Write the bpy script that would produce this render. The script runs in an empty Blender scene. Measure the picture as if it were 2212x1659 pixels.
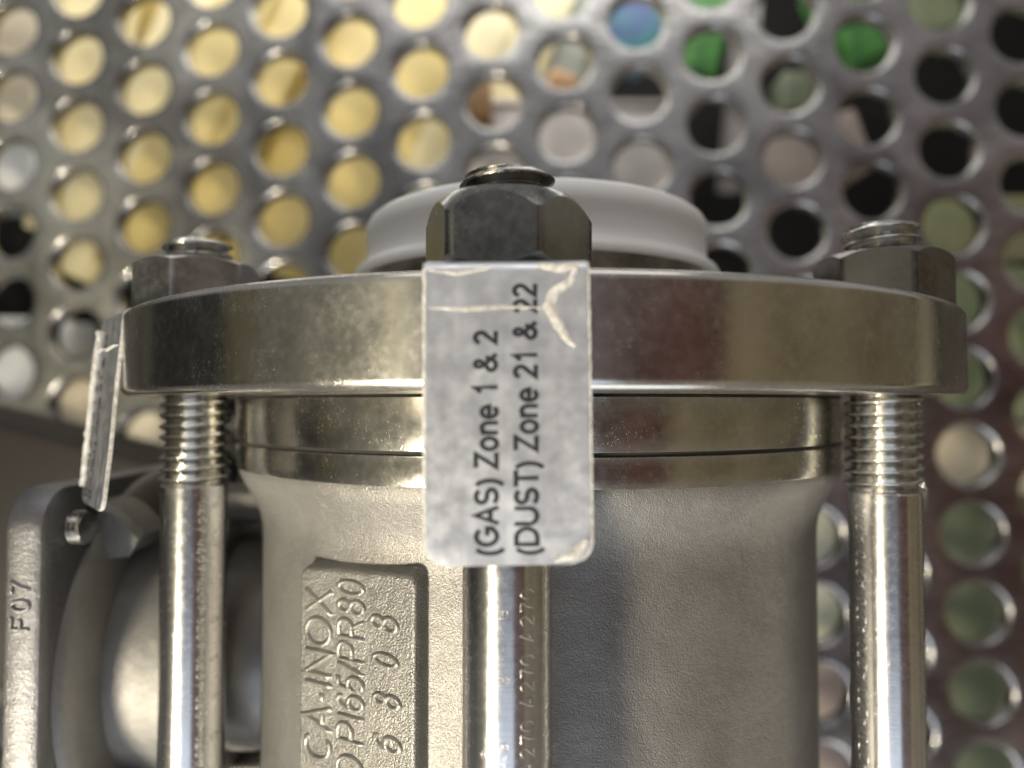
import bpy, bmesh, math, random
from mathutils import Vector, Matrix, noise as mnoise
random.seed(7)
MM = 0.001
sc = bpy.context.scene
COL = sc.collection
rad = math.radians

# ------------------------------------------------------------------ camera
PITCH = rad(1.7)
cam_d = bpy.data.cameras.new('camera')
cam = bpy.data.objects.new('camera', cam_d)
COL.objects.link(cam)
cam.location = (0, 0, 0)
cam.rotation_euler = (rad(90) + PITCH, 0, 0)
cam_d.sensor_width = 36.0
cam_d.lens = 36.0 * 1534.0 / 2212.0
cam_d.clip_start = 0.002
cam_d.clip_end = 50
cam_d.dof.use_dof = True
cam_d.dof.focus_distance = 0.095
cam_d.dof.aperture_fstop = 11.0
sc.camera = cam

# ------------------------------------------------------------------ world: unseen workshop, painted as colour bands for the steel to mirror
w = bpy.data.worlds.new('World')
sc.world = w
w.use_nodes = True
nt = w.node_tree
nt.nodes.clear()
def N(t, kind, **kw):
    n = t.nodes.new(kind)
    for k, v in kw.items():
        if k.startswith('i_'):
            n.inputs[k[2:]].default_value = v
        else:
            setattr(n, k, v)
    return n
def ramp(t, stops, interp='LINEAR'):
    r = t.nodes.new('ShaderNodeValToRGB')
    r.color_ramp.interpolation = interp
    e = r.color_ramp.elements
    while len(e) > 1: e.remove(e[-1])
    e[0].position = stops[0][0]; e[0].color = (*stops[0][1], 1)
    for p, c in stops[1:]:
        x = e.new(p); x.color = (*c, 1)
    return r
tc = N(nt, 'ShaderNodeTexCoord')
sx = N(nt, 'ShaderNodeSeparateXYZ')
nt.links.new(tc.outputs['Generated'], sx.inputs[0])
neg = N(nt, 'ShaderNodeMath', operation='MULTIPLY'); neg.inputs[1].default_value = -1
nt.links.new(sx.outputs['Y'], neg.inputs[0])
at2 = N(nt, 'ShaderNodeMath', operation='ARCTAN2')
nt.links.new(sx.outputs['X'], at2.inputs[0]); nt.links.new(neg.outputs[0], at2.inputs[1])
mr = N(nt, 'ShaderNodeMapRange')
mr.inputs['From Min'].default_value = -math.pi; mr.inputs['From Max'].default_value = math.pi
nt.links.new(at2.outputs[0], mr.inputs['Value'])
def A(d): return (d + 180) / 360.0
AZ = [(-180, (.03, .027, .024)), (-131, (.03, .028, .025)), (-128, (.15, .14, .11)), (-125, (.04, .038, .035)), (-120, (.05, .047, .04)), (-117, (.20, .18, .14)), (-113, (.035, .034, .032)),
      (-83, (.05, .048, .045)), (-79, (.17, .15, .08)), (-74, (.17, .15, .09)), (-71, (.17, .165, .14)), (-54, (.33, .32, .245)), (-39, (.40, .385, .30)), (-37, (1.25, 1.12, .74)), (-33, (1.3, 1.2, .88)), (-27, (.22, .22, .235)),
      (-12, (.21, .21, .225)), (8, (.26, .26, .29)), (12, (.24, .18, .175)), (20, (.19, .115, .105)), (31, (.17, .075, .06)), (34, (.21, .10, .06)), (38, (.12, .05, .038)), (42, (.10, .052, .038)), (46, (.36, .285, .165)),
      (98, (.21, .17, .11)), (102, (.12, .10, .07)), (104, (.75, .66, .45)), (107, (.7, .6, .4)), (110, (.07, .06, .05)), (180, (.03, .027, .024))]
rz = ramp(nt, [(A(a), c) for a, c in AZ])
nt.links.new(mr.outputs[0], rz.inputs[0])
# elevation: a paler ceiling, a mid floor
re = ramp(nt, [(0.0, (.30, .29, .27)), (.28, (.26, .25, .235)), (.37, (0, 0, 0)), (.60, (0, 0, 0)), (.70, (.42, .415, .42)), (1.0, (.5, .5, .5))])
me = N(nt, 'ShaderNodeMapRange'); me.inputs['From Min'].default_value = -1; me.inputs['From Max'].default_value = 1
nt.links.new(sx.outputs['Z'], me.inputs['Value']); nt.links.new(me.outputs[0], re.inputs[0])
mk = ramp(nt, [(0.0, (.5, .5, .5)), (.30, (.7, .7, .7)), (.42, (1, 1, 1)), (.58, (1, 1, 1)), (.70, (.4, .4, .4)), (1.0, (.2, .2, .2))])
nt.links.new(me.outputs[0], mk.inputs[0])
mul = N(nt, 'ShaderNodeMix', data_type='RGBA', blend_type='MULTIPLY'); mul.inputs[0].default_value = 1
nt.links.new(rz.outputs[0], mul.inputs[6]); nt.links.new(mk.outputs[0], mul.inputs[7])
add = N(nt, 'ShaderNodeMix', data_type='RGBA', blend_type='ADD'); add.inputs[0].default_value = 1
nt.links.new(mul.outputs[2], add.inputs[6]); nt.links.new(re.outputs[0], add.inputs[7])
wn = N(nt, 'ShaderNodeTexNoise'); wn.inputs['Scale'].default_value = 5; wn.inputs['Detail'].default_value = 3
nt.links.new(tc.outputs['Generated'], wn.inputs['Vector'])
wr = ramp(nt, [(.3, (.6, .6, .6)), (.7, (1.35, 1.35, 1.35))])
nt.links.new(wn.outputs[0], wr.inputs[0])
mul2 = N(nt, 'ShaderNodeMix', data_type='RGBA', blend_type='MULTIPLY'); mul2.inputs[0].default_value = 1
nt.links.new(add.outputs[2], mul2.inputs[6]); nt.links.new(wr.outputs[0], mul2.inputs[7])
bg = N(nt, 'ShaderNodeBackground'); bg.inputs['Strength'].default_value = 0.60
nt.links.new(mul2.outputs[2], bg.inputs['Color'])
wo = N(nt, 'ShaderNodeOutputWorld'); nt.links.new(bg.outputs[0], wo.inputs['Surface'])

# ------------------------------------------------------------------ lamps
def area(name, az, el, dist, target, sx_, sy_, power, color):
    d = bpy.data.lights.new(name, 'AREA'); d.shape = 'RECTANGLE'; d.size = sx_; d.size_y = sy_
    d.energy = power; d.color = color
    o = bpy.data.objects.new(name, d); COL.objects.link(o)
    a, e = rad(az), rad(el)
    v = Vector((math.sin(a) * math.cos(e), -math.cos(a) * math.cos(e), math.sin(e)))
    t = Vector(target) * MM
    o.location = t + v * dist
    o.rotation_euler = (-v).to_track_quat('-Z', 'Z').to_euler()
    return o
area('warm_lamp', -39, -33, 0.60, (0, 95, -20), 0.045, 0.12, 6.0, (1.0, .89, .68))
area('window_light', -4, -38, 0.90, (0, 100, -20), 0.62, 0.50, 1.4, (.70, .82, 1.0))
area('cap_fill_light', 0, 72, 0.70, (0, 110, 10), 0.7, 0.3, 1.25, (1.0, .97, .93))  # unseen light added overhead to brighten the white cap and top edges
area('low_fill_light', 12, -72, 0.55, (0, 200, 0), 0.5, 0.25, 1.0, (.92, .95, 1.0))  # unseen strip light added below to brighten hole rims and undersides
area('back_fill_light', -10, 75, 0.45, (-40, 620, 0), 0.6, 0.2, 1.7, (1.0, .96, .90))  # unseen light added to brighten the things behind the sheet

sc.view_settings.view_transform = 'Standard'
sc.view_settings.look = 'None'
sc.view_settings.exposure = 0
sc.view_settings.gamma = 1

# ------------------------------------------------------------------ helpers
def tag(o, label=None, cat=None, group=None, kind=None):
    if label: o['label'] = label
    if cat: o['category'] = cat
    if group: o['group'] = group
    if kind: o['kind'] = kind
    return o
def empty(name, loc, label, cat, group=None):
    o = bpy.data.objects.new(name, None); COL.objects.link(o)
    o.location = Vector(loc) * MM; o.empty_display_size = 0.01
    return tag(o, label, cat, group)
def obj(name, verts, faces, mat, parent=None, smooth=True, angle=32):
    """verts in world mm."""
    me_ = bpy.data.meshes.new(name)
    off = Vector((0, 0, 0))
    p = parent
    while p is not None:
        off += p.location; p = p.parent
    me_.from_pydata([(x * MM - off.x, y * MM - off.y, z * MM - off.z) for x, y, z in verts], [], faces)
    me_.update()
    bm = bmesh.new(); bm.from_mesh(me_)
    bmesh.ops.recalc_face_normals(bm, faces=bm.faces)
    bm.to_mesh(me_); bm.free()
    if smooth:
        me_.shade_smooth()
        me_.set_sharp_from_angle(angle=rad(angle))
    o = bpy.data.objects.new(name, me_); COL.objects.link(o)
    if mat: me_.materials.append(mat)
    if parent: o.parent = parent
    return o
def lathe(profile, c, seg=96, axis='Z', closed=True):
    """profile of (r, h); closed = ring-shaped section"""
    V, F = [], []
    n = len(profile)
    for i in range(seg):
        a = 2 * math.pi * i / seg
        for r, h in profile:
            if axis == 'Z': V.append((c[0] + r * math.sin(a), c[1] - r * math.cos(a), c[2] + h))
            elif axis == 'X': V.append((c[0] + h, c[1] - r * math.cos(a), c[2] + r * math.sin(a)))
            else: V.append((c[0] + r * math.cos(a), c[1] + h, c[2] + r * math.sin(a)))
    for i in range(seg):
        j = (i + 1) % seg
        for k in range(n if closed else n - 1):
            l = (k + 1) % n
            F.append((i * n + k, j * n + k, j * n + l, i * n + l))
    if not closed:
        F.append(tuple(i * n for i in range(seg))); F.append(tuple(i * n + n - 1 for i in range(seg)))
    return V, F
def arc(cx_, cz, r, a0, a1, n=5):
    return [(cx_ + r * math.cos(rad(a0 + (a1 - a0) * i / n)), cz + r * math.sin(rad(a0 + (a1 - a0) * i / n))) for i in range(n + 1)]
def box(c, s, r=0.8, seg=3, rot=0, tilt=0, roll=0):
    """bevelled box, centre c, full size s"""
    bm = bmesh.new()
    bmesh.ops.create_cube(bm, size=1)
    bmesh.ops.scale(bm, vec=s, verts=bm.verts)
    if r: bmesh.ops.bevel(bm, geom=bm.edges[:] + bm.verts[:], offset=r, segments=seg, profile=.5, affect='EDGES')
    M = Matrix.Translation(c) @ Matrix.Rotation(rad(rot), 4, 'Z') @ Matrix.Rotation(rad(tilt), 4, 'X') @ Matrix.Rotation(rad(roll), 4, 'Y')
    bmesh.ops.transform(bm, matrix=M, verts=bm.verts)
    bm.verts.ensure_lookup_table(); bm.verts.index_update()
    V = [tuple(v.co) for v in bm.verts]; F = [tuple(v.index for v in f.verts) for f in bm.faces]
    bm.free(); return V, F
def join(*parts):
    V, F = [], []
    for v, f in parts:
        b = len(V); V += v; F += [tuple(i + b for i in q) for q in f]
    return V, F
def at(px, py, Y):
    """pixel of the 2212 x 1659 picture to a point at distance Y (mm)"""
    a = (px - 1106) / 1534.0; b = -(py - 829.5) / 1534.0
    d = Vector((a, math.cos(PITCH) - b * math.sin(PITCH), math.sin(PITCH) + b * math.cos(PITCH)))
    return d * (Y / d.y)

# ------------------------------------------------------------------ materials
def mat(name):
    m = bpy.data.materials.new(name); m.use_nodes = True
    t = m.node_tree; b = t.nodes['Principled BSDF']
    return m, t, b
def coords(t, scale=(1, 1, 1)):
    c = N(t, 'ShaderNodeTexCoord'); mp = N(t, 'ShaderNodeMapping')
    mp.inputs['Scale'].default_value = [1000 * s for s in scale]
    t.links.new(c.outputs['Object'], mp.inputs[0])
    return mp.outputs[0]
def noise(t, vec, scale, detail=4, rough=.55, dist=0):
    n = N(t, 'ShaderNodeTexNoise'); n.inputs['Scale'].default_value = scale; n.inputs['Detail'].default_value = detail
    n.inputs['Roughness'].default_value = rough; n.inputs['Distortion'].default_value = dist
    t.links.new(vec, n.inputs['Vector']); return n.outputs['Fac']
def maprange(t, v, a, b, c, d):
    m = N(t, 'ShaderNodeMapRange'); t.links.new(v, m.inputs['Value'])
    for k, x in zip(('From Min', 'From Max', 'To Min', 'To Max'), (a, b, c, d)): m.inputs[k].default_value = x
    return m.outputs[0]
def mixc(t, f, a, b, mode='MIX'):
    m = N(t, 'ShaderNodeMix', data_type='RGBA', blend_type=mode)
    if isinstance(f, (int, float)): m.inputs[0].default_value = f
    else: t.links.new(f, m.inputs[0])
    for i, x in ((6, a), (7, b)):
        if isinstance(x, tuple): m.inputs[i].default_value = (*x, 1)
        else: t.links.new(x, m.inputs[i])
    return m.outputs[2]
def math2(t, op, a, b=None):
    m = N(t, 'ShaderNodeMath', operation=op)
    for i, x in enumerate((a, b)):
        if x is None: continue
        if isinstance(x, (int, float)): m.inputs[i].default_value = x
        else: t.links.new(x, m.inputs[i])
    return m.outputs[0]
def bump(t, h, strength, dist, prev=None):
    b = N(t, 'ShaderNodeBump'); b.inputs['Strength'].default_value = strength; b.inputs['Distance'].default_value = dist * MM
    t.links.new(h, b.inputs['Height'])
    if prev: t.links.new(prev, b.inputs['Normal'])
    return b.outputs[0]

def turned_steel(name, base, r0, r1, aniso=.6, rings=.0, specks=1.0, blotch=.16, period=3.2):
    m, t, b = mat(name)
    v = coords(t)
    n1 = noise(t, v, .11, 5, .6); n2 = noise(t, v, .9, 5, .65)
    dark = tuple(c * (1 - blotch * 2.2) for c in base)
    c = mixc(t, maprange(t, n1, .38, .62, 0, 1), dark, base)
    c = mixc(t, maprange(t, n2, .45, .75, 0, .5), c, tuple(min(1, x * 1.12) for x in base))
    # short hair scratches and specks of dust
    vs = coords(t, (1, 1, .35)); s1 = noise(t, vs, 4.6, 2, .5, 1.8)
    sp = maprange(t, s1, .66, .72, 0, specks)
    gate = maprange(t, noise(t, v, .17, 3), .40, .70, 0, .8)
    sp = math2(t, 'MULTIPLY', sp, gate)
    c = mixc(t, sp, c, (.85, .80, .62))
    t.links.new(c, b.inputs['Base Color'])
    b.inputs['Metallic'].default_value = 1
    r = maprange(t, n2, .3, .7, r0, r1)
    r = math2(t, 'ADD', r, maprange(t, noise(t, v, .22, 5, .7), .40, .75, 0, .07 if specks > .5 else .03))
    r = math2(t, 'ADD', r, math2(t, 'MULTIPLY', sp, .25))
    t.links.new(r, b.inputs['Roughness'])
    b.inputs['Anisotropic'].default_value = aniso; b.inputs['Anisotropic Rotation'].default_value = .25
    tg = N(t, 'ShaderNodeTangent', direction_type='RADIAL', axis='Z')
    t.links.new(tg.outputs[0], b.inputs['Tangent'])
    nrm = None
    if rings:
        vz = coords(t, (.02, .02, 1)); rn = noise(t, vz, period, 2, .6)
        nrm = bump(t, rn, 1, rings)
    nrm = bump(t, sp, .6, .03, nrm)
    nrm = bump(t, noise(t, v, .35, 3), 1, .012, nrm)
    t.links.new(nrm, b.inputs['Normal'])
    return m
def cast_steel(name, base, rough=.42, grain=.05, scale=1.9, metal=.60):
    m, t, b = mat(name)
    v = coords(t)
    n1 = noise(t, v, .06, 6, .7, .6); n2 = noise(t, v, 1.1, 4, .7)
    c = mixc(t, maprange(t, n1, .35, .65, 0, 1), tuple(x * .76 for x in base), base)
    c = mixc(t, maprange(t, n2, .55, .8, 0, .35), c, tuple(x * .72 for x in base))
    t.links.new(c, b.inputs['Base Color']); b.inputs['Metallic'].default_value = metal
    t.links.new(maprange(t, n2, .3, .7, rough - .05, rough + .08), b.inputs['Roughness'])
    nn = bump(t, noise(t, v, scale, 2, .5), 1, grain)
    nn = bump(t, noise(t, v, .28, 3), 1, grain * 1.6, nn)
    t.links.new(nn, b.inputs['Normal'])
    return m
M_FLANGE = turned_steel('flange_steel', (.60, .58, .535), .16, .24, .62, .004, .7, .05)
M_RING = turned_steel('ring_steel', (.56, .545, .50), .17, .25, .62, .012, .7, .05, 3.6)
M_ROD = turned_steel('rod_steel', (.66, .65, .635), .19, .28, .6, .006, .35, .06)
M_THREAD = turned_steel('thread_steel', (.60, .59, .55), .12, .22, 0, 0, .2, .08)
M_NUT = turned_steel('nut_steel', (.50, .50, .50), .26, .36, 0, 0, .8, .12)
M_NUT_DARK = turned_steel('dark_nut_steel', (.29, .29, .275), .12, .24, 0, 0, .9, .2)
M_NUT_BROWN = turned_steel('brown_grey_nut_steel', (.27, .255, .24), .22, .34, 0, 0, .8, .14)
M_THREAD_DARK = turned_steel('dark_thread_steel', (.36, .345, .32), .2, .3, 0, 0, .5, .14)
M_CAST = cast_steel('cast_steel', (.275, .267, .252), .40, .125, 4.2, metal=.5)
M_CAST_ROUGH = cast_steel('coarse_cast_steel', (.285, .278, .263), .38, .16, 3.6)
M_CAST_DARK = cast_steel('stem_steel', (.30, .29, .27), .36, .03)
M_PIPE = turned_steel('pipe_steel', (.40, .38, .34), .28, .4, .5, .01, .4, .2)
M_PLATE = cast_steel('plate_steel', (.21, .21, .22), .42, .11, 3.4, metal=.92)
M_LETTER_PLATE = cast_steel('plate_letter_steel', (.27, .27, .28), .36, .10, 3.0, metal=.92)
M_LETTER = cast_steel('letter_steel', (.35, .338, .31), .34, .12, 3.2)
M_STAMP = turned_steel('stamp_steel', (.52, .50, .47), .25, .42, 0, 0, .2, .1)

m, t, b = mat('gap_dark'); b.inputs['Base Color'].default_value = (.02, .018, .016, 1); b.inputs['Roughness'].default_value = .7; M_GAP = m
# sheet
m, t, b = mat('sheet_steel'); v = coords(t)
n1 = noise(t, v, .011, 5, .65, .8); n2 = noise(t, coords(t, (.3, 1, 1.4)), .25, 5, .7)
c = mixc(t, maprange(t, n1, .40, .60, 0, 1), (.27, .265, .265), (.60, .595, .58))
c = mixc(t, maprange(t, n2, .5, .75, 0, .6), c, (.27, .26, .25))
t.links.new(c, b.inputs['Base Color']); b.inputs['Metallic'].default_value = 1
t.links.new(maprange(t, n2, .3, .7, .16, .30), b.inputs['Roughness'])
t.links.new(bump(t, noise(t, v, .12, 3), 1, .3), b.inputs['Normal']); M_SHEET = m
# translucent white plastic
m, t, b = mat('white_plastic'); v = coords(t)
t.links.new(mixc(t, maprange(t, noise(t, v, .06, 3), .3, .7, 0, 1), (.95, .95, .96), (.985, .985, .98)), b.inputs['Base Color'])
b.inputs['Roughness'].default_value = .38; b.inputs['Subsurface Weight'].default_value = .7
b.inputs['Subsurface Radius'].default_value = (.004, .004, .004); b.inputs['Subsurface Scale'].default_value = 1.0
b.inputs['Transmission Weight'].default_value = 0
t.links.new(bump(t, noise(t, v, .5, 4), 1, .03), b.inputs['Normal']); M_CAP = m
# silver label foil under film
m, t, b = mat('silver_foil'); v = coords(t)
c = mixc(t, maprange(t, noise(t, v, .14, 4, .6, .4), .35, .66, 0, 1), (.66, .68, .72), (.70, .725, .78))
t.links.new(c, b.inputs['Base Color']); b.inputs['Metallic'].default_value = .78
t.links.new(maprange(t, noise(t, v, .5, 5), .3, .7, .30, .5), b.inputs['Roughness'])
b.inputs['Coat Weight'].default_value = .6; b.inputs['Coat Roughness'].default_value = .18
nn = bump(t, noise(t, coords(t, (1.6, 1, .06)), 1.2, 3), 1, .015)
nn = bump(t, noise(t, v, .16, 3, .5, .5), 1, .045, nn)
t.links.new(nn, b.inputs['Normal']); M_FOIL = m
M_FOIL_DULL = m.copy(); M_FOIL_DULL.name = 'grey_foil'; b = M_FOIL_DULL.node_tree.nodes['Principled BSDF']; b.inputs['Metallic'].default_value = .96
m, t, b = mat('tag_edge_film'); v = coords(t)
t.links.new(mixc(t, maprange(t, noise(t, v, 1.2, 4), .4, .65, 0, 1), (.50, .48, .45), (.80, .79, .76)), b.inputs['Base Color'])
b.inputs['Roughness'].default_value = .4; b.inputs['Subsurface Weight'].default_value = .3; b.inputs['Subsurface Radius'].default_value = (.001, .001, .001)
b.inputs['Subsurface Scale'].default_value = 1
t.links.new(bump(t, noise(t, v, 1.6, 4), 1, .12), b.inputs['Normal']); M_FILM = m
m, t, b = mat('black_print'); b.inputs['Base Color'].default_value = (.022, .022, .028, 1); b.inputs['Roughness'].default_value = .4; M_INK = m
def paint(name, c0, c1=None, rough=.5, scale=.02):
    m, t, b = mat(name); v = coords(t)
    c1 = c1 or tuple(x * .8 for x in c0)
    t.links.new(mixc(t, maprange(t, noise(t, v, scale, 4, .6), .35, .65, 0, 1), c1, c0), b.inputs['Base Color'])
    b.inputs['Roughness'].default_value = rough
    t.links.new(bump(t, noise(t, v, .15, 3), 1, .2), b.inputs['Normal'])
    return m

# ------------------------------------------------------------------ measurements (mm)
CX, CY = 5.2, 156.0                       # valve axis
RB, ROT = 68.15, -4.87
FT, FB = 14.9, 1.55                       # flange top and bottom
BODY_R = 56.4
def polar(a, r): return (CX + r * math.sin(rad(a)), CY - r * math.cos(rad(a)))

valve = empty('ball_valve', (CX, CY, -100), 'stainless steel ball valve standing in front of the perforated sheet', 'valve')

# --- end flange
prof = [(34, FB), (78.6, FB)] + arc(78.6, FB + 1.4, 1.4, -90, 0, 7) + [(80, FT - 1.3)] + arc(78.9, FT - 1.1, 1.1, 0, 90, 6) + [(37, FT), (34, FT)]
prof = [(r, z) for r, z in prof]
obj('end_flange', *lathe(prof, (CX, CY, 0), 360), M_FLANGE, valve)
# --- pipe stub that the plastic cap sits on
obj('weld_end', *lathe([(30, FB + .2), (30, 32)] + [(34.2, 32), (34.8, 31.4), (34.8, FT + .1), (35.4, FT + .05), (35.4, FB + .2)], (CX, CY, 0), 160), M_PIPE, valve)
# --- seal ring between flange and body
def ring(z0, z1, r, ch=.25): return [(40, z0), (r - ch, z0), (r - ch * .3, z0 + ch * .3), (r, z0 + ch), (r, z1 - ch), (r - ch * .3, z1 - ch * .3), (r - ch, z1), (40, z1)]
obj('seal_ring', *lathe(ring(-6.45, 1.15, 61.4, .22), (CX, CY, 0), 300), M_RING, valve)
obj('gasket', *lathe([(40, 1.16), (60.8, 1.16), (60.8, 1.54), (40, 1.54)], (CX, CY, 0), 200), M_GAP, valve)
obj('gasket', *lathe([(40, -6.95), (60.9, -6.95), (60.9, -6.46), (40, -6.46)], (CX, CY, 0), 200), M_GAP, valve)
obj('body_lip', *lathe(ring(-11.4, -6.96, 61.3, .3), (CX, CY, 0), 300), M_RING, valve)
# --- cast body
bp = [(40, -11.42), (60.9, -11.42), (60.9, -12.2), (59.9, -14.2), (58.7, -16.3), (57.6, -18.4), (56.9, -20.2), (56.5, -22.4), (BODY_R, -25), (BODY_R, -104), (40, -104)]
body = obj('cast_body', *lathe(bp, (CX, CY, 0), 300), M_CAST, valve, angle=60)

# --- mapping of text and pads onto a vertical cylinder
def inv(px, py, r, c=(CX, CY)):
    """angle and height where the line of sight of a pixel meets the cylinder"""
    d = at(px, py, 1000.0); A_ = d.x ** 2 + d.y ** 2; B = -2 * (d.x * c[0] + d.y * c[1]); C = c[0] ** 2 + c[1] ** 2 - r * r
    disc = max(0, B * B - 4 * A_ * C); s = (-B - math.sqrt(disc)) / (2 * A_)
    p = d * s
    return math.degrees(math.atan2(p.x - c[0], -(p.y - c[1]))), p.z
def el(cx_, cy_, rx, ry, a0, a1, n=None):
    n = n or max(4, int(abs(a1 - a0) / 18))
    return [(cx_ + rx * math.cos(rad(a0 + (a1 - a0) * i / n)), cy_ + ry * math.sin(rad(a0 + (a1 - a0) * i / n))) for i in range(n + 1)]
GLYPH = {   # advance width, strokes; cap height 1
 ' ': (.388, []), 'A': (.93, [[(.07, 0), (.465, .96), (.86, 0)], [(.20, .34), (.73, .34)]]),
 'B': (.93, [[(.13, .07), (.13, .93), (.5, .93)] + el(.52, .72, .24, .21, 90, -90) + [(.13, .51)], [(.13, .51), (.5, .51)] + el(.55, .29, .27, .22, 90, -90) + [(.13, .07)]]),
 'C': (1.0, [el(.52, .5, .41, .43, 42, 318)]), 'D': (1.0, [[(.12, .07), (.12, .93), (.45, .93)] + el(.45, .5, .44, .43, 90, -90) + [(.12, .07)]]),
 'F': (.853, [[(.13, 0), (.13, .93), (.78, .93)], [(.13, .5), (.70, .5)]]),
 'G': (1.086, [el(.53, .5, .41, .43, 42, 318) + [(.93, .27), (.93, .47), (.57, .47)]]),
 'I': (.388, [[(.19, 0), (.19, 1)]]), 'N': (1.0, [[(.12, 0), (.12, .97), (.88, .03), (.88, 1)]]),
 'O': (1.086, [el(.54, .5, .44, .43, 90, 450)]), 'P': (.93, [[(.13, 0), (.13, .93), (.5, .93)] + el(.54, .70, .28, .23, 90, -90) + [(.13, .47)]]),
 'R': (1.0, [[(.13, 0), (.13, .93), (.5, .93)] + el(.56, .70, .28, .23, 90, -90) + [(.13, .47)], [(.52, .47), (.90, 0)]]),
 'S': (.93, [el(.45, .705, .30, .225, 22, 262) + [(.50, .48)] + el(.46, .275, .34, .205, 80, -158)]),
 'T': (.853, [[(.02, .93), (.83, .93)], [(.425, .93), (.425, 0)]]), 'U': (1.0, [[(.12, 1), (.12, .4)] + el(.5, .4, .38, .33, 180, 360) + [(.88, 1)]]),
 'X': (.93, [[(.05, 0), (.87, 1)], [(.88, 0), (.06, 1)]]), 'Z': (.853, [[(.08, .93), (.74, .93), (.08, .07), (.80, .07)]]),
 'o': (.777, [el(.388, .36, .275, .31, 90, 450)]), 'n': (.777, [[(.14, 0), (.14, .73)], [(.14, .38)] + el(.385, .42, .245, .255, 165, 0) + [(.63, 0)]]),
 'e': (.777, [[(.13, .37)] + el(.388, .36, .275, .31, 0, 322)]), 
 '0': (.777, [el(.388, .5, .27, .43, 90, 450)]), '1': (.777, [[(.16, .72), (.32, .80), (.43, .97), (.43, 0)]]),
 '2': (.777, [el(.38, .69, .26, .24, 168, -38) + [(.36, .33), (.13, .07), (.70, .07)]]),
 '5': (.777, [[(.65, .93), (.23, .93), (.16, .50)] + el(.37, .33, .28, .26, 138, -152)]),
 '6': (.777, [el(.39, .32, .27, .25, 180, -180), [(.12, .32), (.13, .55), (.22, .8), (.40, .93), (.56, .90), (.65, .77)]]),
 '7': (.777, [[(.08, .93), (.69, .93), (.45, .5), (.32, 0)]]), '8': (.777, [el(.39, .73, .22, .20, 90, 450), el(.39, .28, .27, .23, 90, 450)]),
 '&': (.95, [[(.90, .04), (.34, .60)] + el(.42, .775, .15, .155, 215, -50) + [(.30, .46)] + el(.36, .26, .26, .19, 130, 325) + [(.68, .30), (.76, .50)]]),
 '-': (.465, [[(.05, .36), (.41, .36)]]), '/': (.42, [[(.02, 0), (.40, 1)]]),
 '(': (.465, [el(.58, .36, .42, .64, 118, 242)]), ')': (.465, [el(-.12, .36, .42, .64, 62, -62)]),
}
def text_mesh(s, width=.15, ridge=False, shear=0.0, spacing=0.0, wobble=0.0):
    """written with strokes; ridge: rounded raised section with z from 0 to 1, else flat ribbon"""
    V, F = [], []; pen = 0.0
    K = 6 if ridge else 1
    for ci, ch in enumerate(s):
        adv, strokes = GLYPH[ch]
        for st in strokes:
            closed = math.hypot(st[0][0] - st[-1][0], st[0][1] - st[-1][1]) < 1e-4
            pts = st[:-1] if closed else list(st)
            n = len(pts)
            if not closed and ridge:                       # finer steps on straight runs
                q = []
                for a_, b_ in zip(pts, pts[1:]):
                    m_ = max(1, int(math.hypot(b_[0] - a_[0], b_[1] - a_[1]) / .09))
                    q += [(a_[0] + (b_[0] - a_[0]) * t_ / m_, a_[1] + (b_[1] - a_[1]) * t_ / m_) for t_ in range(m_)]
                pts = q + [pts[-1]]; n = len(pts)
            base = len(V)
            for i, (x, y) in enumerate(pts):
                p0 = pts[(i - 1) % n] if (closed or i > 0) else None
                p1 = pts[(i + 1) % n] if (closed or i < n - 1) else None
                d0 = Vector((x - p0[0], y - p0[1])).normalized() if p0 else None
                d1 = Vector((p1[0] - x, p1[1] - y)).normalized() if p1 else None
                d0 = d0 or d1; d1 = d1 or d0
                t_ = (d0 + d1); t_ = t_.normalized() if t_.length > .2 else d0
                nx, ny = -t_.y, t_.x
                mit = min(2.0, 1 / max(.3, abs(t_.dot(d0))))
                wd = width * mit * (1 + wobble * mnoise.noise(Vector((x * 3 + ci, y * 3, 1))))
                end = (not closed) and i in (0, n - 1)
                for k in range(K + 1):
                    f = -1 + 2 * k / K
                    px_, py_ = x + nx * f * wd / 2, y + ny * f * wd / 2
                    z = 0.0
                    if ridge: z = (math.cos(f * math.pi / 2) ** .6 if abs(f) < 1 else 0) * (0.0 if end else 1)
                    V.append((pen + px_ + shear * py_, py_, z))
            W = K + 1
            for i in range(n if closed else n - 1):
                j = (i + 1) % n
                for k in range(K): F.append((base + i * W + k, base + i * W + k + 1, base + j * W + k + 1, base + j * W + k))
        pen += adv + spacing
    return V, F
def text_on_cyl(name, s, a_base, cap_deg, z0, z1, r, h, m, parent, c=(CX, CY), width=.2, shear=0.0, depth=.22, wobble=.3):
    """text reading upwards: letters' tops towards smaller angle"""
    V, F = text_mesh(s, width, True, shear, wobble=wobble)
    xs = [v_[0] for v_ in V]; x0, x1 = min(xs), max(xs)
    out = []
    for x, y, z in V:
        a = a_base - cap_deg * y; zz = z0 + (z1 - z0) * (x - x0) / (x1 - x0)
        rr = (r(a) if callable(r) else r) - .04 + (depth + .04) * z + h
        out.append((c[0] + rr * math.sin(rad(a)), c[1] - rr * math.cos(rad(a)), zz))
    return obj(name, out, F, m, parent, angle=70)

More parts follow.
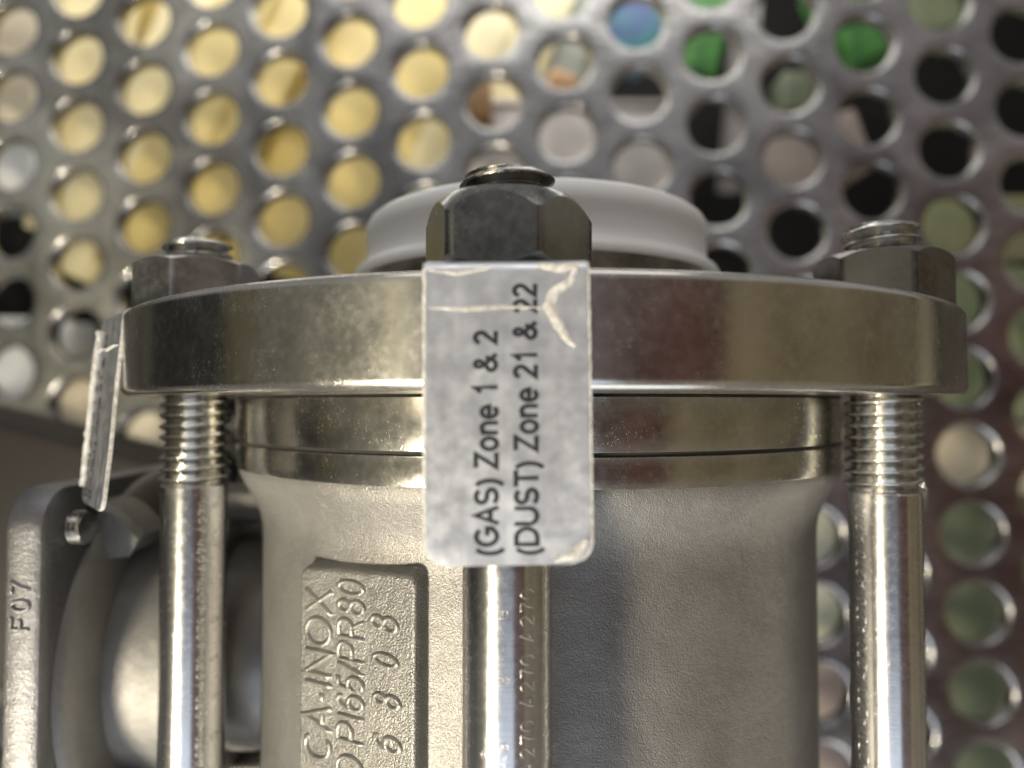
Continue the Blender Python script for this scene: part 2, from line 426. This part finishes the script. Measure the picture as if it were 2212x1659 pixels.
# --- raised pad with cast lettering
PR = BODY_R + 2.6
def PRF(a): return 57.9 / math.cos(rad(a + 29.5))          # the pad's face is flat, the body behind it is round
def invp(px, py):
    r = PR
    for _ in range(5): a, z = inv(px, py, r); r = PRF(a)
    return a, z
aL, zt = invp(642, 1210); aR, zt2 = invp(897, 1229)
def pad(a0, a1, ztop, zbot, r_in, r_out, corner, slope, m, name, parent, skew=0.0):
    """rounded-rectangle pad on the body: outer foot wider than its face"""
    na, nz = 120, 220
    V, F = [], []
    aw, zw = (a1 - a0), (ztop - zbot)
    rr = (r_in + r_out) / 2
    for j in range(nz + 1):
        for i in range(na + 1):
            a = a0 - 5 + (aw + 10) * i / na; z = zbot + (zw + 4) * j / nz
            # signed distance in mm to a rounded rectangle
            w_ = rad(1) * rr
            x_ = (a - (a0 + a1) / 2) * w_; hx = aw * w_ / 2
            zs = z - skew * (a - a0); z_ = zs - (ztop + zbot - 60) / 2; hz = (ztop - zbot + 60) / 2
            qx, qz = abs(x_) - hx + corner, abs(z_) - hz + corner
            d = math.hypot(max(qx, 0), max(qz, 0)) + min(max(qx, qz), 0) - corner
            tt = min(1, max(0, -d / slope + .05)); tt = tt * tt * (3 - 2 * tt)
            r = r_in - .15 + (PRF(a) - r_in + .15) * tt
            V.append((CX + r * math.sin(rad(a)), CY - r * math.cos(rad(a)), z))
    for j in range(nz):
        for i in range(na):
            k = j * (na + 1) + i; F.append((k, k + 1, k + na + 2, k + na + 1))
    return obj(name, V, F, m, parent, angle=70)
pd = pad(aL - .3, aR + 1.0, zt, -103.8, BODY_R, PR, 2.6, 1.25, M_CAST_ROUGH, 'lettered_pad', valve, skew=(zt2 - zt) / (aR - aL))
def pad_line(s, px_top, px_base, py_hi, py_lo, width=.21, shear=0.0):
    pm = (px_top + px_base) / 2
    a_t, z1 = invp(px_top, py_hi); a_b, z0 = invp(px_base, py_lo)
    text_on_cyl('raised_lettering', s, a_b, a_b - a_t, z0, z1, PRF, 0, M_LETTER, pd, width=width, shear=shear, depth=.42, wobble=.2)
pad_line('CA-INOX', 660, 717, 1262, 1654)
pad_line('D PI65/PR80', 729, 787, 1246, 1692)
for ch, y1, y0, xt, xb in (('8', 1322, 1376, 800, 860), ('0', 1402, 1451, 805, 862), ('8', 1489, 1541, 806, 865), ('6', 1576, 1638, 806, 868)):
    pad_line(ch, xt, xb, y1, y0, .25, .12)

# --- studs and nuts
def thread(cx_, cy_, z0, z1, r_root, r_crest, pitch, seg=96, ph=0.0, fade=0.0):
    """helical V thread closed at both ends"""
    turns = (z1 - z0) / pitch
    n = int(turns * seg)
    V, F = [], []
    K = 4
    # rows follow the helix; columns are the V profile over one pitch
    prof_ = [(0, r_root), (.12, r_root), (.5, r_crest), (.58, r_crest), (.96, r_root)]
    rows = int((z1 - z0) / pitch * 18)
    for j in range(rows + 1):
        z = z0 + (z1 - z0) * j / rows
        for i in range(seg):
            a = 2 * math.pi * i / seg
            u = ((z - z0) / pitch - i / seg + ph) % 1.0
            tri = 1 - abs(u * 2 - 1)              # 0..1
            s = min(1, max(0, (tri - .08) / .80))
            r = r_root + (r_crest - r_root) * s
            if fade:
                k = min(1, (z1 - z) / fade) if fade > 0 else 1
                r = min(r, r_crest - (1 - k) * (r_crest - r_root) * 1.3)
            V.append((cx_ + r * math.sin(a), cy_ - r * math.cos(a), z))
    for j in range(rows):
        for i in range(seg):
            i2 = (i + 1) % seg
            F.append((j * seg + i, j * seg + i2, (j + 1) * seg + i2, (j + 1) * seg + i))
    F.append(tuple(range(seg))); F.append(tuple(rows * seg + i for i in range(seg)))
    return V, F
def nut(cx_, cy_, z0, z1, af, normal_az, drop=3.0, fr=.90):
    ap = af / 2; rc = ap * fr; R_ = ap / math.cos(rad(30)); seg = 144
    rows = []
    cb = []
    for i in range(seg):
        a = 360 * i / seg
        rel = ((a - normal_az + 30) % 60) - 30
        rh = min(ap / math.cos(rad(rel)), R_ * .985)
        k = max(0, (rh - rc) / (R_ - rc))
        d = drop * k ** 1.35; d2 = drop * .55 * k ** 1.3
        s, c_ = math.sin(rad(a)), math.cos(rad(a))
        rows.append([(5.9, z0), (rc, z0), ((rc + rh) / 2, z0 + d2 * .42), (rh, z0 + d2), (rh, z1 - d), ((rc + rh) / 2, z1 - d * .40), (rc, z1), (6.6, z1), (5.9, z1 - .7)])
        cb.append((s, c_))
    V, F = [], []; n = 9
    for (s, c_), rw in zip(cb, rows):
        for r, z in rw: V.append((cx_ + r * s, cy_ - r * c_, z))
    for i in range(seg):
        j = (i + 1) % seg
        for k in range(n):
            l = (k + 1) % n; F.append((i * n + k, j * n + k, j * n + l, i * n + l))
    return V, F
studs = []
for k, (da, naz, nm, zt_) in enumerate(((-60, 32, M_NUT, 29.2), (0, -10, M_NUT_DARK, 28.7), (60, -30, M_NUT_BROWN, 29.6))):
    a = ROT + da; x, y = polar(a, RB)
    st = empty('stud', (x, y, -104), None, None); st.parent = valve
    st.location = Vector((x, y, -104)) * MM - valve.location
    if k == 0 or k == 1: zn = FT + .6
    else: zn = FT + .05
    obj('shank', *lathe([(0.01, -104), (5.5, -104), (5.5, -14.2), (5.3, -13.9), (4.9, -13.6), (4.9, -13.0), (0.01, -13.0)], (x, y, 0), 72, closed=False), M_ROD, st)
    obj('thread', *thread(x, y, -13.7, zt_, 4.85, 5.98, 1.86, ph=k * .37, fade=.55), M_THREAD_DARK if k == 1 else M_THREAD, st, angle=50)
    # stamped marks down the shank
    nutz = zn + 9.6
    obj('hex_nut', *nut(x, y, zn, nutz, 18.5, naz, (.9, 3.2, 1.5)[k], (.97, .90, .95)[k]), nm, valve, angle=28)
    studs.append((x, y, st))
def stamp(k, s, az_base, cap_mm, z0, pitch, count, length):
    x, y, st = studs[k]
    cap_deg = math.degrees(cap_mm / 5.5)
    for i in range(count):
        zb = z0 - i * pitch
        text_on_cyl('stamped_mark', s, az_base, cap_deg, zb - length, zb, 5.5, -.02, M_STAMP, st, c=(x, y), depth=.06, width=.15)
stamp(1, 'A270', 37, 2.0, -21.2, 7.55, 4, 6.4)
stamp(1, 'B', 2, 1.2, -23.6, 7.55, 4, 1.1)
stamp(2, 'A270', -58, 1.9, -16.0, 7.3, 7, 6.2)
stamp(0, 'A270', 48, 1.7, -16.4, 6.6, 8, 5.7)
stamp(0, '0', 74, 2.1, -17.0, 6.6, 8, .95)

# --- actuator mounting side (left)
ZC = -50.0
MX = -77.0
def squircle_plate(x0, x1, cy_, cz, half, corner, bev, n=10):
    """square plate with rounded corners, thickness along X"""
    pts = []
    for q, (sy, sz) in enumerate(((1, 1), (-1, 1), (-1, -1), (1, -1))):
        for i in range(n + 1):
            a = rad(90 * q + 90 * i / n)
            pts.append(((half - corner) * sy, (half - corner) * sz, math.cos(a), math.sin(a)))
    V, F = [], []; m_ = len(pts)
    loops = [(x0, -bev), (x0 + bev * .3, -bev * .3), (x0 + bev, 0), (x1 - bev, 0), (x1 - bev * .3, -bev * .3), (x1, -bev)]
    for x, o_ in loops:
        for py_, pz_, c_, s_ in pts: V.append((x, cy_ + py_ + c_ * (corner + o_), cz + pz_ + s_ * (corner + o_)))
    for l in range(len(loops) - 1):
        for i in range(m_):
            j = (i + 1) % m_; F.append((l * m_ + i, l * m_ + j, (l + 1) * m_ + j, (l + 1) * m_ + i))
    F.append(tuple(range(m_))); F.append(tuple((len(loops) - 1) * m_ + i for i in range(m_)))
    return V, F
mp_ = obj('mounting_plate', *squircle_plate(-83.3, MX, CY, ZC - 2.8, 39, 7, 1.1), M_PLATE, valve)
# letters F07 on its front edge
V, F = text_mesh('F07', .22, True, spacing=.12, wobble=.3)
xs = [v_[0] for v_ in V]; L = max(xs)
pa, pb = at(22, 1365, 117), at(68, 1252, 117)
out = [(pb.x - y * (pb.x - pa.x), 117.04 - z * .5, pa.z + (pb.z - pa.z) * x / L) for x, y, z in V]
obj('raised_lettering', out, F, M_LETTER_PLATE, mp_, angle=50)
# neck: wide foot, fillet, drum, then a thinner dark stem housing
obj('neck_foot', *lathe([(20, 0), (35.9, 0), (35.6, .8), (34.6, 1.7), (32.6, 2.5), (30.2, 2.95), (28.2, 3.1), (20, 3.1)], (MX + .02, CY, ZC), 160, 'X'), M_CAST, valve)
obj('neck_drum', *lathe([(15, 0)] + [(26.3, 0), (27, .7), (27, 13.6)] + arc(25.6, 13.6, 1.4, 0, 90, 5)[1:] and
    [(15, 3.12), (27.0, 3.12), (27.0, 4.0), (27, 14), (27, 17.2)] + [(26.6, 18.2), (25.6, 18.8), (15, 18.8)], (MX, CY, ZC), 160, 'X'), M_CAST, valve)
obj('stem_housing', *lathe([(10, 18.82), (21.6, 18.82), (22.4, 20.0), (22.4, 24), (21.8, 30), (20.6, 40), (10, 40)], (MX, CY, ZC), 128, 'X'), M_CAST_DARK, valve)
for sgn in (1, -1):
    zc = ZC + sgn * 28.6
    obj('tie_arm', *box((MX + 26, CY + 1, zc), (51.5, 13, 7.0), 1.2), M_CAST, valve)
    gV, gF = [], []
    prof_ = [(MX - .2, 32.5), (MX + 4.0, 30.5), (MX + 8.5, 26.0), (MX + 7, 23), (MX - .2, 22)]
    for y_ in (CY - 24, CY - 22.8, CY - 14, CY - 13):
        k_ = 0 if y_ in (CY - 22.8, CY - 14) else .9
        gV += [(x_ - k_ * .6, y_, ZC + sgn * (h_ - k_)) for x_, h_ in prof_]
    for l_ in range(3):
        for i_ in range(5): j_ = (i_ + 1) % 5; gF.append((l_ * 5 + i_, l_ * 5 + j_, l_ * 5 + 5 + j_, l_ * 5 + 5 + i_))
    gF += [(0, 1, 2, 3, 4), (15, 16, 17, 18, 19)]
    obj('gusset', gV, gF, M_CAST_ROUGH, valve)
for sy, sz in ((-1, 1), (-1, -1)):
    cy_, cz = CY + sy * 30.8, ZC + sz * 29.5
    cz = ZC + sz * 30.0
    obj('plate_bolt', *thread(0, 0, 0, 2.4, 2.5, 3.0, .8, 32), M_THREAD, None)
    o = bpy.context.scene.objects[-1] if False else None
bolts = [o for o in bpy.data.objects if o.name.startswith('plate_bolt')]
for o, (sy, sz) in zip(bolts, ((-1, 1), (-1, -1))):
    o.parent = valve
    o.matrix_parent_inverse = Matrix.Identity(4)
    o.rotation_euler = (0, rad(90), 0)
    o.location = Vector((MX - .1, CY + sy * 30.5, ZC + sz * 28.5)) * MM - valve.location
for sz in (1, -1):
    obj('bolt_shade_disc', *lathe([(.01, 0), (4.4, 0), (4.4, .25), (.01, .25)], (MX + .02, CY - 30.5 + 6.4, ZC + sz * 28.0), 40, 'X', closed=False), M_GAP, valve)  # flat dark disc painting the shade beside the bolt, nothing is cut

# ------------------------------------------------------------------ white plastic cap
cap = empty('protective_cap', (CX, CY, 27), 'translucent white plastic cap over the pipe end behind the middle nut', 'cap')
cp = [(33.2, 30.6), (36.2, 30.6), (38.4, 27.4), (39.0, 26.4), (38.7, 25.7), (37.2, 26.3), (36.2, 27.4), (35.1, 27.4), (35.1, 38.0), (0.5, 38.3), (0.5, 39.5)]
cp = [(0.5, 36.4), (31.4, 36.4), (32.0, 37.2), (32.4, 38.6), (33.4, 39.3), (34.9, 39.2), (36.0, 38.3), (36.6, 37.2), (36.65, 35.8), (36.5, 35.4), (36.35, 35.2), (36.5, 30.8), (36.75, 29.4), (37.6, 28.6), (38.6, 27.9), (39.1, 27.0),
      (38.9, 26.3), (38.0, 26.1), (37.2, 27.0), (36.2, 28.4), (35.3, 29.2), (35.3, 34.9), (0.5, 34.9)]
obj('cap_shell', *lathe(cp, (CX, CY, 0), 200, closed=False), M_CAP, cap, angle=60)

# ------------------------------------------------------------------ hanging tags
def make_tag(stud, az, dist, lean, label, seed, twist=0.0, foil=None):
    """strip clamped under the nut, folded over the flange edge, hanging down"""
    x, y, _ = stud
    n = Vector((math.sin(rad(az)), -math.cos(rad(az)), 0)); tdir = Vector((math.cos(rad(az)), math.sin(rad(az)), 0))
    root = empty('hanging_tag', (x, y, FT), label, 'tag', None)
    half = 8.85; TH = .55
    # centreline (outward distance, z): flat under the nut, fold, hanging
    path = [(6.2, FT + .32)]
    for i in range(4): path.append((6.2 + (dist - 1.4 - 6.2) * (i + 1) / 4, FT + .32))
    for i in range(1, 9):
        aa = rad(90 - 86 * i / 8); path.append((dist - 1.4 + 1.4 * math.cos(aa), FT + .32 - 1.4 + 1.4 * math.sin(aa)))
    z = path[-1][1]; zb = -16.6; nrow = 64
    for i in range(1, nrow + 1):
        q = i / nrow; zz = z + (zb - z) * q
        path.append((dist + lean * q + .28 * math.sin(q * 2.6) * (1 if lean < 1 else .3), zz))
    NU = 28; V, F = [], []
    P = []
    for k, (o_, zz) in enumerate(path):
        # local normal of the path
        a_, b_ = path[max(0, k - 1)], path[min(len(path) - 1, k + 1)]
        d = Vector((b_[0] - a_[0], b_[1] - a_[1])); d.normalize(); nn_ = Vector((-d.y, d.x))
        if nn_.x < 0 and k > 8: nn_ = -nn_
        if k <= 8 and nn_.y < 0: nn_ = -nn_
        e = zz - zb; h = half
        rc = 2.3
        if e < rc and k > 12: h = half - rc + math.sqrt(max(0, rc * rc - (rc - e) ** 2))
        P.append((o_, zz, nn_, h))
    def pt(k, u, side, inset=0.0):
        o_, zz, nn_, h = P[k]
        jit = .10 * mnoise.noise(Vector((seed, zz * .9, u * 2))) if abs(u) > .99 else 0
        wv = .16 * mnoise.noise(Vector((u * 1.6 + seed, zz * .10, 3.1)))
        if k < 10: wv *= .1
        uu = u * (h - inset) + jit
        oo = o_ + nn_.x * side + wv; z_ = zz + nn_.y * side + twist * uu * (1 if k > 12 else .4)
        p = Vector((x, y, 0)) + n * oo + tdir * (uu + .008 * (FT - zz) * (0 if lean > 1 else 1)); p.z = z_
        return p
    rows = len(P)
    def plate(s0, s1, inset):
        V, F = [], []
        for side in (s0, s1):
            for k in range(rows):
                for i in range(NU + 1): V.append(tuple(pt(k, -1 + 2 * i / NU, side, inset)))
        W = NU + 1; S = rows * W
        for s_ in (0, S):
            for k in range(rows - 1):
                for i in range(NU): q = s_ + k * W + i; F.append((q, q + 1, q + W + 1, q + W))
        for k in range(rows - 1):
            for i in (0, NU): q = k * W + i; F.append((q, q + W, S + q + W, S + q))
        for i in range(NU):
            for k in (0, rows - 1): q = k * W + i; F.append((q, q + 1, S + q + 1, S + q))
        return V, F
    obj('film_backing', *plate(-TH / 2, TH / 2 - .06, 0), M_FILM, root)
    obj('foil_face', *plate(TH / 2 - .055, TH / 2 + .03, .32), foil or M_FOIL, root)
    def surf(uu, zz, lift=.05):
        """point on the hanging face: uu mm across, zz height"""
        k = 13
        while k < rows - 2 and P[k + 1][1] > zz: k += 1
        f = (P[k][1] - zz) / max(1e-6, P[k][1] - P[k + 1][1])
        def g(kk):
            o_, z_, nn_, h = P[kk]; wv = .16 * mnoise.noise(Vector((uu / 8.6 * 1.6 + seed, z_ * .10, 3.1)))
            p = Vector((x, y, 0)) + n * (o_ + wv + nn_.x * (TH / 2 + .03 + lift)) + tdir * (uu + .008 * (FT - z_) * (0 if lean > 1 else 1)); p.z = z_ + nn_.y * lift + twist * uu; return p
        return g(k).lerp(g(k + 1), f)
    def printed(s, u_top, u_base, z_lo, z_hi, weight=.012):
        V, F = text_mesh(s, .205)
        xs = [v_[0] for v_ in V]; x0, x1 = min(xs), max(xs)
        out = [tuple(surf(u_base + (u_top - u_base) * y_, z_lo + (z_hi - z_lo) * (x_ - x0) / (x1 - x0), .02)) for x_, y_, _z in V]
        return obj('printed_text', out, F, M_INK, root, smooth=False)
    def ridge(pts, width, height, name='film_crease'):
        V, F = [], []; n_ = len(pts); K = 6
        for i, (u_, z_) in enumerate(pts):
            a_, b_ = pts[max(0, i - 1)], pts[min(n_ - 1, i + 1)]; d = Vector((b_[0] - a_[0], b_[1] - a_[1])).normalized()
            wd = width * (0.35 + .65 * math.sin(math.pi * (i + .5) / n_)) * (1 + .5 * mnoise.noise(Vector((i * .9, seed, 2))))
            for k in range(K + 1):
                s = -1 + 2 * k / K
                V.append(tuple(surf(u_ - d.y * s * wd / 2, z_ + d.x * s * wd / 2, .0 + height * (1 - s * s) * (1 + .7 * mnoise.noise(Vector((i * .7, k, seed)))))))
        for i in range(n_ - 1):
            for k in range(K): q = i * (K + 1) + k; F.append((q, q + 1, q + K + 2, q + K + 1))
        return obj(name, V, F, M_FILM, root)
    return root, printed, ridge, surf
def interp(pts, n=24):
    out = []
    for i in range(n + 1):
        f = i / n * (len(pts) - 1); k = min(int(f), len(pts) - 2); g = f - k
        g = g * g * (3 - 2 * g) * .3 + g * .7
        out.append((pts[k][0] + (pts[k + 1][0] - pts[k][0]) * g, pts[k][1] + (pts[k + 1][1] - pts[k][1]) * g))
    return out
TY = 75.0
def tu(px, py):
    p = at(px, py, TY); return p.x - (studs[1][0] - .1), p.z
rt, printed, ridge, surf1 = make_tag(studs[1], -.2, 13.1, .5, 'silver tag reading Zone 21 and 22, hanging over the flange rim from the middle nut', 2.0, twist=.018)
def pr(s, xt, xb, ylo, yhi, w_=.012):
    u0, z0 = tu(xb, ylo); u1, z1 = tu(xt, yhi)
    printed(s, u1, u0, z0, z1, w_)
pr('(GAS) Zone 1 & 2', 1021, 1072, 1196, 714)
pr('(DUST) Zone 21 & 22', 1106, 1158, 1196, 614)
ridge(interp([tu(925, 662), tu(1000, 668), tu(1080, 664), tu(1180, 668)], 30), .5, .05)
ridge(interp([tu(1243, 580), tu(1230, 612), tu(1196, 632), tu(1182, 662), tu(1200, 700), tu(1222, 735), tu(1240, 752)], 36), 1.15, .10, 'torn_film')
ridge(interp([tu(922, 580), tu(990, 590), tu(1060, 578)], 16), .5, .06)
ridge(interp([tu(1160, 575), tu(1210, 583), tu(1250, 574)], 12), 1.0, .10)
ridge(interp([tu(1190, 1208), tu(1235, 1195), tu(1262, 1165)], 16), 1.1, .3, 'torn_film')
rt2, printed2, ridge2, surf2 = make_tag(studs[0], -50, 13.4, 2.4, 'tag seen nearly edge-on beside the left end of the flange', 9.0, foil=M_FOIL_DULL)
printed2('(DUST) Zone 21 & 22', -3.4, -1.0, -15.5, 12.0)
printed2('(GAS) Zone 1 & 2', -7.0, -4.6, -15.5, 6.0)
ridge2(interp([(8.6, 9.5), (4, 9.6), (0, 9.2), (-5, 9.6), (-8, 9.2)], 24), .5, .25)
ridge2(interp([(-8.4, 13), (-8.3, 8), (-8.5, 3), (-8.2, -2), (-8.5, -8), (-8.4, -14)], 40), .7, .55, 'torn_film')

# ------------------------------------------------------------------ perforated sheet
D0 = 400.0
S_ = D0 / 400.0
def sheet():
    x0, y0, a, b_, c, cs, rs = -0.1017, -1.3924, 0.0671, -0.051, -0.0314, 4.1006, 4.1067
    ca, sa, cb, sb, cc, s2 = math.cos(a), math.sin(a), math.cos(b_), math.sin(b_), math.cos(c), math.sin(c)
    Ry = Matrix(((ca, 0, sa), (0, 1, 0), (-sa, 0, ca))); Rx = Matrix(((1, 0, 0), (0, cb, -sb), (0, sb, cb))); Rz = Matrix(((cc, -s2, 0), (s2, cc, 0), (0, 0, 1)))
    R_ = Ry @ Rx @ Rz
    def world(u, v_, w_):
        p = Vector((x0 * 100, y0 * 100, 400.0)) + R_ @ Vector((u, v_, w_ / S_))
        p = p * S_                                   # camera frame: x right, y down, z forward
        X, Yd, Z = p
        up = -Yd
        return Vector((X, Z * math.cos(PITCH) - up * math.sin(PITCH), Z * math.sin(PITCH) + up * math.cos(PITCH)))
    CS, RS = cs * 10, rs * 10
    HR = .374 * RS
    T_ = 9.0; FR = 2.1
    # voronoi cell of the staggered lattice
    nb = [(0, RS), (0, -RS), (CS, RS / 2), (CS, -RS / 2), (-CS, RS / 2), (-CS, -RS / 2)]
    def cell_r(a):
        return min((dx * dx + dy * dy) / 2 / (dx * math.cos(a) + dy * math.sin(a)) for dx, dy in nb if dx * math.cos(a) + dy * math.sin(a) > 1e-6)
    angs = [2 * math.pi * i / 48 for i in range(48)]
    for i in range(len(nb)):                        # corners of the cell
        for j in range(i):
            (ax, ay), (bx, by) = nb[i], nb[j]; det = ax * by - ay * bx
            if abs(det) < 1e-6: continue
            ra, rb_ = (ax * ax + ay * ay) / 2, (bx * bx + by * by) / 2
            px_, py_ = (ra * by - rb_ * ay) / det, (ax * rb_ - bx * ra) / det
            if abs(math.hypot(px_, py_) - cell_r(math.atan2(py_, px_))) < 1e-4: angs.append(math.atan2(py_, px_) % (2 * math.pi))
    angs = sorted(set(round(x, 5) for x in angs)); n = len(angs)
    V, F = [], []
    for ci in range(-13, 15):
        for ri in range(-5, 12):
            cu, cv = ci * CS, (ri + (.5 if ci % 2 == 0 else 0)) * RS
            # a hammered unevenness from hole to hole
            base = len(V)
            rings = [('cell', 0), (HR + FR * 1.3, 0)] + [(HR + FR - FR * math.sin(rad(q)), FR - FR * math.cos(rad(q))) for q in (20, 45, 70, 90)] + [(HR - .1, T_ - 1.0), (HR + .5, T_), ('cell', T_)]
            for r_, w_ in rings:
                for a_ in angs:
                    rr = cell_r(a_) if r_ == 'cell' else r_
                    V.append(tuple(world(cu + rr * math.cos(a_), cv + rr * math.sin(a_), w_)))
            for l in range(len(rings) - 1):
                for i in range(n):
                    j = (i + 1) % n; F.append((base + l * n + i, base + l * n + j, base + (l + 1) * n + j, base + (l + 1) * n + i))
    # smooth waviness of the sheet face only affects shading through the material
    c0 = world(0, 0, 0)
    o = obj('perforated_sheet', V, F, M_SHEET, None, angle=40)
    return o
sh = sheet()
tag(sh, 'grey steel sheet punched with rows of round holes, behind the valve', 'sheet')

# ------------------------------------------------------------------ things behind the sheet, seen through its holes
def thing_box(name, label, cat, px0, py0, px1, py1, Y, depth, m, parts=(), roll=0, rot=0, r=4, group=None):
    a, b_ = at(px0, py0, Y), at(px1, py1, Y)
    c = (a + b_) / 2; c.y = Y + depth / 2
    root = empty(name, (c.x, c.y, min(a.z, b_.z)), label, cat, group)
    obj('side_wall' if parts else 'block', *box(c, (abs(b_.x - a.x), depth, abs(a.z - b_.z)), r, roll=roll, rot=rot), m, root)
    return root, c, abs(b_.x - a.x), abs(a.z - b_.z)
Y_PAINT = paint('yellow_paint', (.74, .62, .30), (.62, .49, .18), .4, .012)
Y_PALE = paint('pale_yellow_paint', (.80, .73, .48), (.74, .64, .36), .45, .012)
CREAM = paint('cream_card', (.80, .72, .56), (.66, .58, .44)); WHITE = paint('white_plastic_box', (.82, .85, .86), (.62, .66, .68)); GREY = paint('grey_paint', (.58, .55, .54), (.42, .40, .40))
GREEN = paint('green_plastic', (.12, .38, .09), (.05, .17, .05), scale=.05); TEAL = paint('teal_cloth', (.08, .36, .33), (.10, .14, .34), scale=.03)
DARK = paint('void_dark', (.007, .007, .006), (.004, .004, .004), .95); BROWN = paint('brown_card', (.30, .17, .07), (.22, .13, .06))  # DARK: near black that paints the void behind the holes
PINK = paint('pinkish_card', (.46, .38, .34), (.36, .30, .27)); OLIVE = paint('olive_canvas', (.46, .45, .26), (.30, .34, .17)); SAGE = paint('sage_green_plastic', (.20, .235, .15), (.13, .16, .105)); ORANGE = paint('orange_plastic', (.60, .34, .16))
LIME = paint('light_green_plastic', (.36, .41, .25), (.22, .27, .15))

# yellow crate of slanted boards
YB = 90.0
crate = empty('yellow_crate', at(600, 620, 470 + YB), 'yellow crate of slanted boards behind the upper left of the sheet', 'crate')
random.seed(3)
x_ = 90
while x_ < 1090:
    wpx = random.choice((92, 110, 128)); yb = 500 if x_ < 230 else 640; Yc = 455 + YB
    p = at(x_ + wpx / 2, (yb - 380) / 2, Yc); ln = (yb + 380) / 1534 * Yc
    obj('board', *box((p.x, Yc + 15 + random.uniform(-14, 14), p.z), (wpx / 1534 * Yc * .98, 9, ln), 2.0, roll=(24 if x_ > 240 else 8)), random.choice((Y_PAINT, Y_PAINT, Y_PALE)) if x_ > 330 else Y_PALE, crate)
    x_ += wpx
obj('back_board', *box(tuple(at(660, 200, 492 + YB) + Vector((0, 12, 0))), (290, 8, 250), 2.0), Y_PAINT, crate)
def plain(name, label, cat, px0, py0, px1, py1, Y, depth, m, roll=0, rot=0, lid=True, lidm=None):
    root, c, w_, h_ = thing_box(name, label, cat, px0, py0, px1, py1, Y + YB, depth, m, (1,), roll, rot)
    if lid:
        obj('lid', *box((c.x, c.y, c.z + h_ / 2 + 2.5), (w_ + 5, depth + 4, 5.5), 1.5, rot=rot), lidm or m, root)
    return root
plain('cardboard_box', 'cream cardboard box seen through the leftmost upper holes', 'box', -120, -60, 78, 292, 440, 60, CREAM)
plain('storage_box', 'white box seen through the leftmost holes under the cream box', 'box', -120, 305, 75, 425, 440, 60, WHITE)
plain('storage_box', 'grey-white box seen through the left edge holes beside the tag', 'box', -140, 700, 78, 900, 450, 60, WHITE)
plain('storage_box', 'white box seen left of the hanging edge-on tag', 'box', 84, 690, 150, 765, 470, 40, WHITE, lid=False)
plain('storage_box', 'pale box with rounded edge seen just left of the left stud threads', 'box', 100, 820, 345, 985, 460, 60, CREAM)
plain('left_void_backdrop', 'near-black backdrop painting the dark void behind the lower left of the sheet', 'mat', -160, 440, 620, 1400, 560, 10, DARK, lid=False)  # backdrop added so the left holes look into darkness
plain('machine_cover', 'light grey machine cover seen through the holes above the white cap', 'cover', 960, 230, 1480, 560, 470, 60, GREY)
plain('grey_pipe_box', 'grey square duct standing behind the green bins', 'duct', 1588, -120, 1640, 400, 500, 30, GREY, roll=6, lid=False)
plain('orange_block', 'small dull orange block seen through a hole above the middle nut', 'block', 1180, 150, 1245, 205, 430, 20, ORANGE, roll=20, lid=False)
plain('brown_box', 'brown box seen through the hole left above the middle nut', 'box', 990, 165, 1062, 260, 440, 24, BROWN, lid=False)
plain('grey_box', 'grey-green box seen between the yellow crate and the teal cloth', 'box', 1130, -80, 1300, 190, 480, 40, paint('grey_green', (.40, .42, .36)), lid=False)
plain('folded_cloth', 'teal and blue folded cloth seen through the holes at the top centre', 'cloth', 1310, -80, 1450, 125, 450, 30, TEAL, roll=30, lid=False)
plain('green_bin', 'bright green bin seen through the holes at the upper right', 'bin', 1482, -90, 1580, 158, 450, 40, GREEN, roll=14, lid=False)
plain('green_tray', 'green tray seen through the highest right holes', 'tray', 1800, -90, 1935, 120, 450, 40, GREEN, roll=-24, lid=False)
plain('light_green_box', 'light green box seen through the top right holes', 'box', 1940, -90, 2110, 62, 450, 40, LIME, roll=-12, lid=False)
plain('leaf_green_tub', 'dull green tub seen below the bright green bin', 'tub', 1690, 150, 1770, 240, 450, 30, SAGE, lid=False)
plain('pink_carton', 'pinkish grey carton seen through holes at the right of the white cap', 'carton', 1640, 262, 1880, 400, 460, 50, PINK, roll=-18, lid=False)
plain('right_void_backdrop', 'near-black backdrop painting the dark void in the holes at the right top corner', 'cloth', 1290, -140, 2420, 620, 600, 12, DARK, lid=False)  # backdrop added, its black stands for the dark void at right
plain('olive_bag', 'pale olive bag seen right of the right nut', 'bag', 1985, 420, 2240, 560, 450, 50, OLIVE, lid=False)
plain('green_drum', 'light green drum seen beside the right end of the flange', 'drum', 1985, 575, 2240, 905, 450, 60, LIME, lid=False)
plain('cream_carton', 'cream carton seen right of the right stud threads', 'carton', 1900, 915, 2260, 1070, 455, 60, CREAM, lid=False)
plain('green_canister', 'dark sage green canister seen through the lower right holes', 'canister', 1940, 1085, 2300, 1900, 460, 60, SAGE)
plain('white_tub', 'pale tub seen between the body and the right stud', 'tub', 1700, 1075, 1850, 1400, 455, 50, paint('pale_green_tub', (.58, .62, .44), (.66, .66, .58)), lid=False)
plain('beige_box', 'beige box seen low between the body and the right stud', 'box', 1680, 1415, 1860, 1900, 455, 50, PINK, lid=False)
plain('gear_housing', 'dark brown housing with a sloping top, behind the mounting plate at the left edge', 'housing', -260, 930, 345, 1500, 180, 40, paint('dark_brown_paint', (.018, .012, .009), (.01, .008, .006), .6), roll=14, lid=False)
